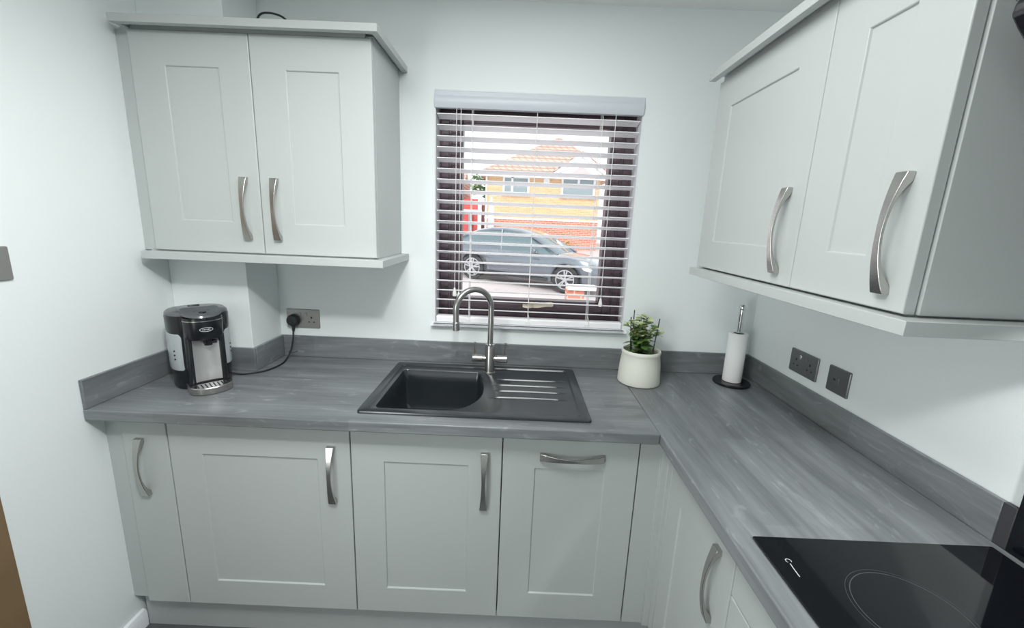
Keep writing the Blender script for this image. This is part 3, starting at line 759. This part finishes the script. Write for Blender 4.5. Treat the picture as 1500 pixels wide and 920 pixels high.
for j in range(50):
    a = random.uniform(0, 2 * PI); r = random.uniform(.0, .042); p = V((px - .004 + r * math.cos(a), py + r * math.sin(a), ZW + random.uniform(.125, .185)))
    leaf(p, V((math.cos(a), math.sin(a), random.uniform(-.3, .6))), random.uniform(.024, .036), 0)
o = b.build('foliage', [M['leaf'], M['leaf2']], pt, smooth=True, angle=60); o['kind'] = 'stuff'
for a0, a1 in (((.764, -.165, 1.024), (.752, -.165, 1.190)), ((.845, -.185, 1.024), (.870, -.16, 1.186)), ((.775, -.13, 1.024), (.773, -.13, 1.212))):
    MB().tube([a0, a1], .0022, 8).build('support_stick', M['blackm'], pt)

# ------------------------------------------------------------------ kitchen roll on its stand
rx, ry = 1.2175, -.122
ks = thing('kitchen_roll_holder', 'chrome kitchen roll stand on a black disc base in the corner', 'kitchen roll holder', (rx, ry, ZW))
MB().lathe([(0, .0004), (.072, .0004), (.0735, .003), (.0735, .009), (.071, .012), (0, .0125)], (rx, ry, ZW), 48, cap=False).build('base', M['black'], ks)
MB().lathe([(0, .012), (.0075, .012), (.0075, .222), (.0108, .224), (.0112, .250), (.0122, .300), (.0130, .318), (.0128, .322), (.0136, .326), (.0132, .335), (.0095, .342), (0, .344)], (rx, ry, ZW), 28, cap=False).build('pole', M['chrome'], ks)
kr = thing('kitchen_roll', 'nearly finished white kitchen roll on the chrome stand', 'kitchen roll', (rx, ry, ZW + .0127))
b = MB(); b.lathe([(.0205, .0135), (.0365, .0135), (.037, .016), (.037, .219), (.0365, .2215), (.0205, .2215)], (rx, ry, ZW), 40, cap=False); b.build('paper', M['paper'], kr)
b = MB(); b.lathe([(.0205, .0135), (.0205, .2210), (.0192, .2210), (.0192, .0135), (.0205, .0135)], (rx, ry, ZW), 28, cap=False); b.build('core', M['card'], kr)

# ------------------------------------------------------------------ outdoors
def gz(x, y):
    pr = [(-1, -.22), (8, -.20), (13.0, -.145), (17.0, .50), (22, .62), (60, .62), (120, .62)]
    for (a, za), (c, zc_) in zip(pr, pr[1:]):
        if y <= c: z = za + (zc_ - za) * (y - a) / (c - a); break
    return z - .049 * max(-6, min(6, x - .33)) * max(0, min(1, (16.5 - y) / 4))
b = MB(); xs = [-60, -25, -12, -5.67, -3, -1, 1, 3, 6.33, 12, 25, 60]; ys = [.29, 4, 8, 10, 12, 13, 14, 15, 16, 17, 22, 60]
b.rings([[(x, y, gz(x, y)) for x in xs] for y in ys], cap=False, closed=False)
struct(b.build('ground', M['ground']), 'pale paved drive and road outside the window', 'ground')

def boolean(o, cutters):
    for c in cutters:
        m = o.modifiers.new('cut', 'BOOLEAN'); m.operation = 'DIFFERENCE'; m.object = c; m.solver = 'EXACT'
    bpy.context.view_layer.update()
    dg = bpy.context.evaluated_depsgraph_get(); me = bpy.data.meshes.new_from_object(o.evaluated_get(dg))
    o.modifiers.clear(); o.data = me
    for c in cutters: bpy.data.objects.remove(c, do_unlink=True)

# car: local x runs from the rear axle to the nose, y across (its right side is -y), z up
CA = math.radians(-25)
rw = V((-.655, 11.35)); zr = -.105
car = thing('car', 'dark silver car parked outside the window', 'car', (rw.x, rw.y, zr), 0)
car.rotation_euler = (0, math.radians(2.45), CA)
HW = .93
st = [  # s, half width, z low, z belt (top of the lower body)
    (-.93, .74, .42, .86), (-.86, .82, .34, .98), (-.6, .89, .28, 1.02), (0, HW, .24, 1.03), (.6, HW, .22, 1.00), (1.3, HW, .21, .975), (2.0, HW, .21, .965), (2.45, HW, .22, .985),
    (2.75, HW, .24, .965), (3.1, .92, .24, .93), (3.4, .89, .25, .88), (3.62, .82, .27, .79), (3.74, .70, .33, .68)]
def crs(s, hw, zl, zb):
    h = [(.80, zl), (.93, zl + .03), (.985, zl + .16), (1.0, zl + (zb - zl) * .62), (.985, zl + (zb - zl) * .80), (.93, zb - .015), (.84, zb + .01), (.45, zb + .035)]
    return [(s, -hw * a, z) for a, z in h] + [(s, hw * a, z) for a, z in reversed(h)]
b = MB(); b.rings([crs(*q) for q in st])
body = b.build('body', M['car'], car, world=False, angle=32)
cut = [MB().tube([(x, -1.3, .36), (x, 1.3, .36)], .415, 40).build('cutter', None, car, world=False) for x in (0, 2.87)]
boolean(body, cut)
# cabin glass and roof
gh = [(-.70, .66, 1.06, 1.09), (-.35, .67, 1.0, 1.30), (.0, .67, 1.0, 1.44), (.45, .66, .98, 1.535), (.9, .65, .97, 1.555), (1.35, .64, .95, 1.525), (1.75, .64, .94, 1.42), (2.15, .66, .95, 1.22), (2.55, .70, .96, 1.01)]
def gsec(s, hw, zb, zt, g=0): return [(s, -(.86), zb), (s, -(.84), zb + (zt - zb) * .25), (s, -hw - .02, zt - .035), (s, -hw + .05, zt), (s, 0, zt + .018), (s, hw - .05, zt), (s, hw + .02, zt - .035), (s, .84, zb + (zt - zb) * .25), (s, .86, zb)]
MB().rings([gsec(*q) for q in gh]).build('cabin_glass', M['carglass'], car, world=False, angle=40)
def rsec(s, hw, zt): return [(s, -hw - .045, zt - .075), (s, -hw - .03, zt - .03), (s, -hw + .05, zt + .012), (s, 0, zt + .030), (s, hw - .05, zt + .012), (s, hw + .03, zt - .03), (s, hw + .045, zt - .075), (s, hw - .06, zt - .06), (s, -hw + .06, zt - .06)]
MB().rings([rsec(s, hw, zt) for s, hw, zb_, zt in gh[1:7]]).build('roof', M['car'], car, world=False, angle=40)
for sgn in (-1, 1):
    MB().tube(bez([(1.70, sgn * .675, 1.40), (2.15, sgn * .75, 1.20), (2.58, sgn * .84, .99)], 6), .035, 8).build('pillar', M['car'], car, world=False)
    MB().tube([(.88, sgn * .845, .96), (.80, sgn * .70, 1.50)], .035, 8).build('pillar', M['car'], car, world=False)
    MB().tube(bez([(-.33, sgn * .70, 1.27), (-.62, sgn * .76, 1.10), (-.86, sgn * .80, .98)], 6), .05, 8).build('pillar', M['car'], car, world=False)
    m_ = MB(); m_.rings([[(1.93 + dx * sc_, sgn * yy, 1.03 + dz * sc_) for dx, dz in ((-.07, -.06), (.09, -.05), (.10, .03), (.03, .08), (-.08, .07))] for yy, sc_ in ((.85, .4), (.93, .9), (1.04, 1), (1.08, .7))]); m_.build('wing_mirror', M['car'], car, world=False, bevel=.01)
    MB().rings([[(3.40 + dx, sgn * yy, .68 + dz) for dx, dz in ((-.20, .10), (.02, .09), (.16, .02), (.14, -.05), (-.06, -.02))] for yy in (.60, .893)]).build('headlight', M['lamp'], car, world=False, bevel=.01)
    for x, zz in ((1.06, .80), (2.0, .80)): MB().tube([(x - .10, sgn * .935, .83), (x + .10, sgn * .935, .82)], .014, 8).build('door_handle', M['car'], car, world=False)
    MB().rings([[(s, sgn * .925, z) for s, z in ((.50, .26), (2.38, .25), (2.38, .34), (.50, .34))], [(s, sgn * .945, z) for s, z in ((.52, .27), (2.36, .26), (2.36, .33), (.52, .33))]]).build('sill_trim', M['blackm'], car, world=False)
for x in (0, 2.87):
    for sgn in (-1, 1):
        yc = sgn * .815
        prof = [(.235, -.11), (.33, -.115), (.358, -.09), (.363, 0), (.358, .09), (.33, .115), (.235, .11)]
        w_ = MB(); w_.rings([[(x + r * math.cos(2 * PI * i / 36), yc + y, .363 + r * math.sin(2 * PI * i / 36)) for i in range(36)] for r, y in prof], cap=False)
        w_.rings([[(x + r * math.cos(2 * PI * i / 36), yc + y, .363 + r * math.sin(2 * PI * i / 36)) for i in range(36)] for r, y in ((.235, -.11), (.235, .11))], cap=True)
        wh = w_.build('wheel', [M['tyre']], car, world=False)
        r_ = MB(); yf = yc + sgn * .117
        r_.rings([[(x + r * math.cos(2 * PI * i / 36), yy, .363 + r * math.sin(2 * PI * i / 36)) for i in range(36)] for r, yy in ((.262, yc + sgn * .10), (.262, yf), (.238, yf), (.230, yc + sgn * .10))], cap=False)
        for i in range(10):
            a = 2 * PI * (i // 2) / 5 + (.17 if i % 2 else -.17) + .3; c_, s_ = math.cos(a), math.sin(a); t_ = (-s_, c_)
            r_.rings([[(x + c_ * rad + t_[0] * q * wd, yy, .363 + s_ * rad + t_[1] * q * wd) for q, yy in ((-1, yc + sgn * .09), (1, yc + sgn * .09), (1, yf), (-1, yf))] for rad, wd in ((.03, .016), (.245, .019))])
        r_.tube([(x, yc + sgn * .09, .363), (x, yf + sgn * .003, .363)], .055, 20)
        r_.build('rim', M['alloy'], wh, world=False)

# bungalow across the road
HYf = 17.0; hx0, hx1, hz0, zs, ze = -1.19, 3.72, .30, 1.76, 3.52
hs = thing('bungalow', 'buff and red brick bungalow with tiled hip roof across the road', 'house', (1.3, HYf, .4))
MB().box(hx0, hx1, HYf, HYf + 6, zs, ze + .1).build('upper_wall', M['buff'], hs)
MB().box(hx0 - .02, hx1 + .02, HYf - .02, HYf + 6.02, hz0, zs).build('lower_wall', M['red'], hs)
MB().box(hx0 - .03, hx1 + .03, HYf - .03, HYf, zs - .04, zs + .03).build('string_course', M['render'], hs)
ap = (1.847 + .25, HYf + 3.0, 5.75); ov = .32
ro = MB(); c4 = [(hx0 - ov, HYf - ov, ze + .12), (hx1 + ov + .4, HYf - ov, ze + .12), (hx1 + ov + .4, HYf + 6 + ov, ze + .12), (hx0 - ov, HYf + 6 + ov, ze + .12)]
rv0 = [ro.b.verts.new(p) for p in c4]; av = ro.b.verts.new(ap)
for i in range(4): ro.b.faces.new((rv0[i], rv0[(i + 1) % 4], av))
ro.b.faces.new(rv0); ro.build('roof', M['tile'], hs, smooth=False)
MB().box(hx0 - ov, hx1 + ov + .4, HYf - ov - .03, HYf - ov + .03, ze - .05, ze + .13).box(hx0 - ov, hx1 + ov + .4, HYf - ov, HYf + .01, ze - .04, ze - .01).build('fascia', M['render'], hs)
# small front gable over the right window
gx, gw, gzt = 2.82, 1.08, 4.42
gb = MB(); gb.rings([[(gx - gw, y, ze + .05), (gx + gw, y, ze + .05), (gx, y, gzt - .02)] for y in (HYf - .36, HYf + 1.8)]); gab = gb.build('gable', M['render'], hs, smooth=False)
MB().rings([[(gx - .5, y, ze + .10), (gx + .5, y, ze + .10), (gx, y, ze + .50)] for y in (HYf - .372, HYf - .362)]).build('gable_panel', M['ground'], gab, smooth=False)
for s in (-1, 1):
    MB().rings([[(gx + s * (gw + .18), y, ze - .06), (gx + s * (gw + .18), y, ze + .10), (gx, y, gzt + .12), (gx, y, gzt - .06)] for y in (HYf - .44, HYf - .36)]).build('bargeboard', M['render'], gab, smooth=False)
    MB().rings([[(gx + s * (gw + .22), y, ze + .10), (gx + s * (gw + .22), y, ze + .16), (gx, y, gzt + .18), (gx, y, gzt + .12)] for y in (HYf - .42, HYf + 2)]).build('gable_roof', M['tile'], gab, smooth=False)
def hwin(x0, x1, z0, z1, mulls, trans):
    b = MB(); ring_frame(b, x0, x1, z0, z1, .085, HYf - .06, HYf + .02)
    for m_, za, zb_ in mulls: b.box(m_ - .05, m_ + .05, HYf - .06, HYf + .02, za, zb_)
    for t_, xa, xb in trans: b.box(xa, xb, HYf - .06, HYf + .02, t_ - .05, t_ + .05)
    b.box(x0 - .06, x1 + .06, HYf - .12, HYf, z0 - .06, z0)
    fr = b.build('window_frame', M['render'], hs)
    MB().box(x0 + .08, x1 - .08, HYf - .02, HYf - .01, z0 + .08, z1 - .08).build('pane', M['pane'], fr)
hwin(-.466, .682, 2.79, 3.53, ((-.06, 2.79, 3.53),), ((3.22, -.06, .682),))
hwin(2.046, 3.50, 2.78, 3.58, ((2.78, 3.28, 3.58),), ((3.26, 2.046, 3.50),))
b = MB(); b.rings([[(1.407 + r * math.cos(2 * PI * i / 24), y, 3.38 + r * math.sin(2 * PI * i / 24)) for i in range(24)] for r, y in ((.13, HYf), (.13, HYf - .06), (.05, HYf - .06), (.045, HYf - .02))]); b.build('wall_vent', M['render'], hs)
MB().tube([(hx0 + .03, HYf - .06, hz0), (hx0 + .03, HYf - .06, ze)], .04, 10).build('downpipe', M['render'], hs)
# closed parasol by the bungalow's corner
ps = thing('parasol', 'closed white parasol standing by the left corner of the bungalow', 'parasol', (-.87, 16.0, .3))
gp = gz(-.87, 16.0)
MB().tube([(-.87, 16, gp - .01), (-.87, 16, 2.55)], .025, 10).build('pole', M['render'], ps)
MB().lathe([(.06, 1.30), (.13, 1.36), (.125, 1.8), (.10, 2.2), (.03, 2.56)], (-.87, 16, 0), 16).build('canopy', M['render'], ps)
# neighbouring red garage
gr = thing('garage', 'red-fronted garage with white trim left of the bungalow', 'garage', (-3.0, 20, .5))
MB().box(-5.5, -1.62, 19.0, 24, .45, 2.62).build('walls', M['redpaint'], gr)
MB().box(-5.6, -1.50, 18.93, 19.0, 2.02, 2.12).box(-1.70, -1.52, 18.9, 19.0, .5, 3.0).box(-2.62, -2.52, 18.95, 19.0, .45, 3.1).build('trim', M['render'], gr)
MB().rings([[(x, 18.7, 2.62), (x, 18.7, 2.70), (x, 21.5, 4.05), (x, 24.3, 2.70), (x, 24.3, 2.62)] for x in (-5.8, -2.55)]).build('roof', M['tile'], gr, smooth=False)
MB().box(-2.12, -1.95, 18.72, 18.9, gz(-2, 18.8) - .01, 1.95).build('bin_post', M['pane'], gr)
# tree between garage and bungalow
tr_ = thing('tree', 'pale green leafy tree beyond the garage', 'tree', (-2.0, 28, .6))
MB().tube([(-2.0, 28, .6), (-2.05, 28, 2.6), (-1.95, 28, 4.0)], [.16, .12, .06], 10).build('trunk', M['bark'], tr_)
b = MB()
for i in range(420):
    a = random.uniform(0, 2 * PI); e_ = math.acos(random.uniform(-1, 1)); r = random.uniform(.55, 1.0)
    p = V((-2.0 + 1.15 * r * math.sin(e_) * math.cos(a), 28 + 1.0 * r * math.sin(e_) * math.sin(a), 4.05 + .95 * r * math.cos(e_)))
    leaf_d = V((math.cos(a), math.sin(a), random.uniform(-.4, .8)))
    leaf(p, leaf_d, .34, 0)
o = b.build('crown', M['bush'], tr_); o['kind'] = 'stuff'
# brick gate pier on the near side of the drive
pr_ = thing('gate_pier', 'low red brick pier with white coping near the window', 'gate pier', (1.27, 5.0, -.25))
MB().box(1.12, 1.40, 4.95, 5.25, gz(1.27, 5.1) - .03, .525).build('brickwork', M['red'], pr_)
MB().box(1.13, 1.62, 4.90, 5.30, .525, .575).build('coping', M['render'], pr_, bevel=.01)
# low shrub by the bungalow
sh = thing('shrub', 'small ochre shrub at the foot of the red brick wall', 'shrub', (2.3, 16.5, .5))
b = MB()
for i in range(120):
    a = random.uniform(0, 2 * PI); e_ = random.uniform(0, PI / 2); r = random.uniform(.4, 1)
    leaf(V((2.35 + .34 * r * math.cos(a) * math.cos(e_), 16.6 + .25 * r * math.sin(a), gz(2.3, 16.6) + .42 * r * math.sin(e_))), V((math.cos(a), math.sin(a), .8)), .14, 0)
o = b.build('foliage', mat('shrub_leaf', (.55, .42, .12), .8, var=.3, vscale=8), sh); o['kind'] = 'stuff'

# ------------------------------------------------------------------ light
W = bpy.data.worlds.new('world'); SC.world = W; W.use_nodes = True
nt = W.node_tree; bg = nt.nodes['Background']
tc = nt.nodes.new('ShaderNodeTexCoord'); n = nt.nodes.new('ShaderNodeTexNoise'); n.inputs['Scale'].default_value = 2.5; n.inputs['Detail'].default_value = 5
nt.links.new(tc.outputs['Generated'], n.inputs['Vector'])
mx = nt.nodes.new('ShaderNodeMix'); mx.data_type = 'RGBA'; mx.inputs['A'].default_value = (.86, .95, 1, 1); mx.inputs['B'].default_value = (1, 1, 1, 1)
nt.links.new(n.outputs['Fac'], mx.inputs['Factor']); nt.links.new(mx.outputs['Result'], bg.inputs['Color'])
bg.inputs['Strength'].default_value = 1.6

def light(name, kind, loc, energy, col=(1, 1, 1), size=.1, target=None, **kw):
    d = bpy.data.lights.new(name, kind); d.energy = energy; d.color = col
    if kind == 'AREA': d.shape = 'DISK'; d.size = size
    elif kind in ('POINT', 'SPOT'): d.shadow_soft_size = size
    for a, v in kw.items(): setattr(d, a, v)
    o = bpy.data.objects.new(name, d); COL.objects.link(o); o.location = loc
    if target is not None: o.rotation_euler = (V(target) - V(loc)).to_track_quat('-Z', 'Y').to_euler()
    return o
light('sun', 'SUN', (0, -10, 20), 1.9, (1, .96, .9), target=(3, 10, 3), angle=.15)
LC = (.985, 1, .99)
light('ceiling_fill', 'AREA', (.30, -.85, ZC - .012), 6.5, LC, .60, target=(.30, -.85, 0), spread=PI)  # soft overhead fill added to even out the room, no real fitting
light('ceiling_fill', 'AREA', (-.15, -1.45, ZC - .012), 16, LC, .5, target=(-.15, -1.45, 0), spread=PI)  # second added fill under the ceiling, also without a fitting
light('ceiling_spot', 'SPOT', (.26, -1.66, ZC - .03), 50, LC, .05, target=(-.85, -.27, .98), spot_size=math.radians(76), spot_blend=1.0)
light('side_fill', 'AREA', (XL + .03, -2.45, 1.05), 19, (.97, 1, .995), 1.2, target=(1.3, -1.0, .95), spread=math.radians(130))  # added fill for the right wall; the unseen wall here has no window
light('hood_lamp', 'SPOT', (1.12, -1.46, 1.62), 16, LC, .03, target=(1.25, -1.40, .9), spot_size=math.radians(100), spot_blend=.25)

vs = SC.view_settings
SC.display_settings.display_device = 'sRGB'
vs.view_transform = 'Standard'; vs.look = 'None'; vs.gamma = 1; vs.use_curve_mapping = False; vs.exposure = .2
SC.cycles.max_bounces = 10; SC.cycles.diffuse_bounces = 6; SC.cycles.transparent_max_bounces = 16
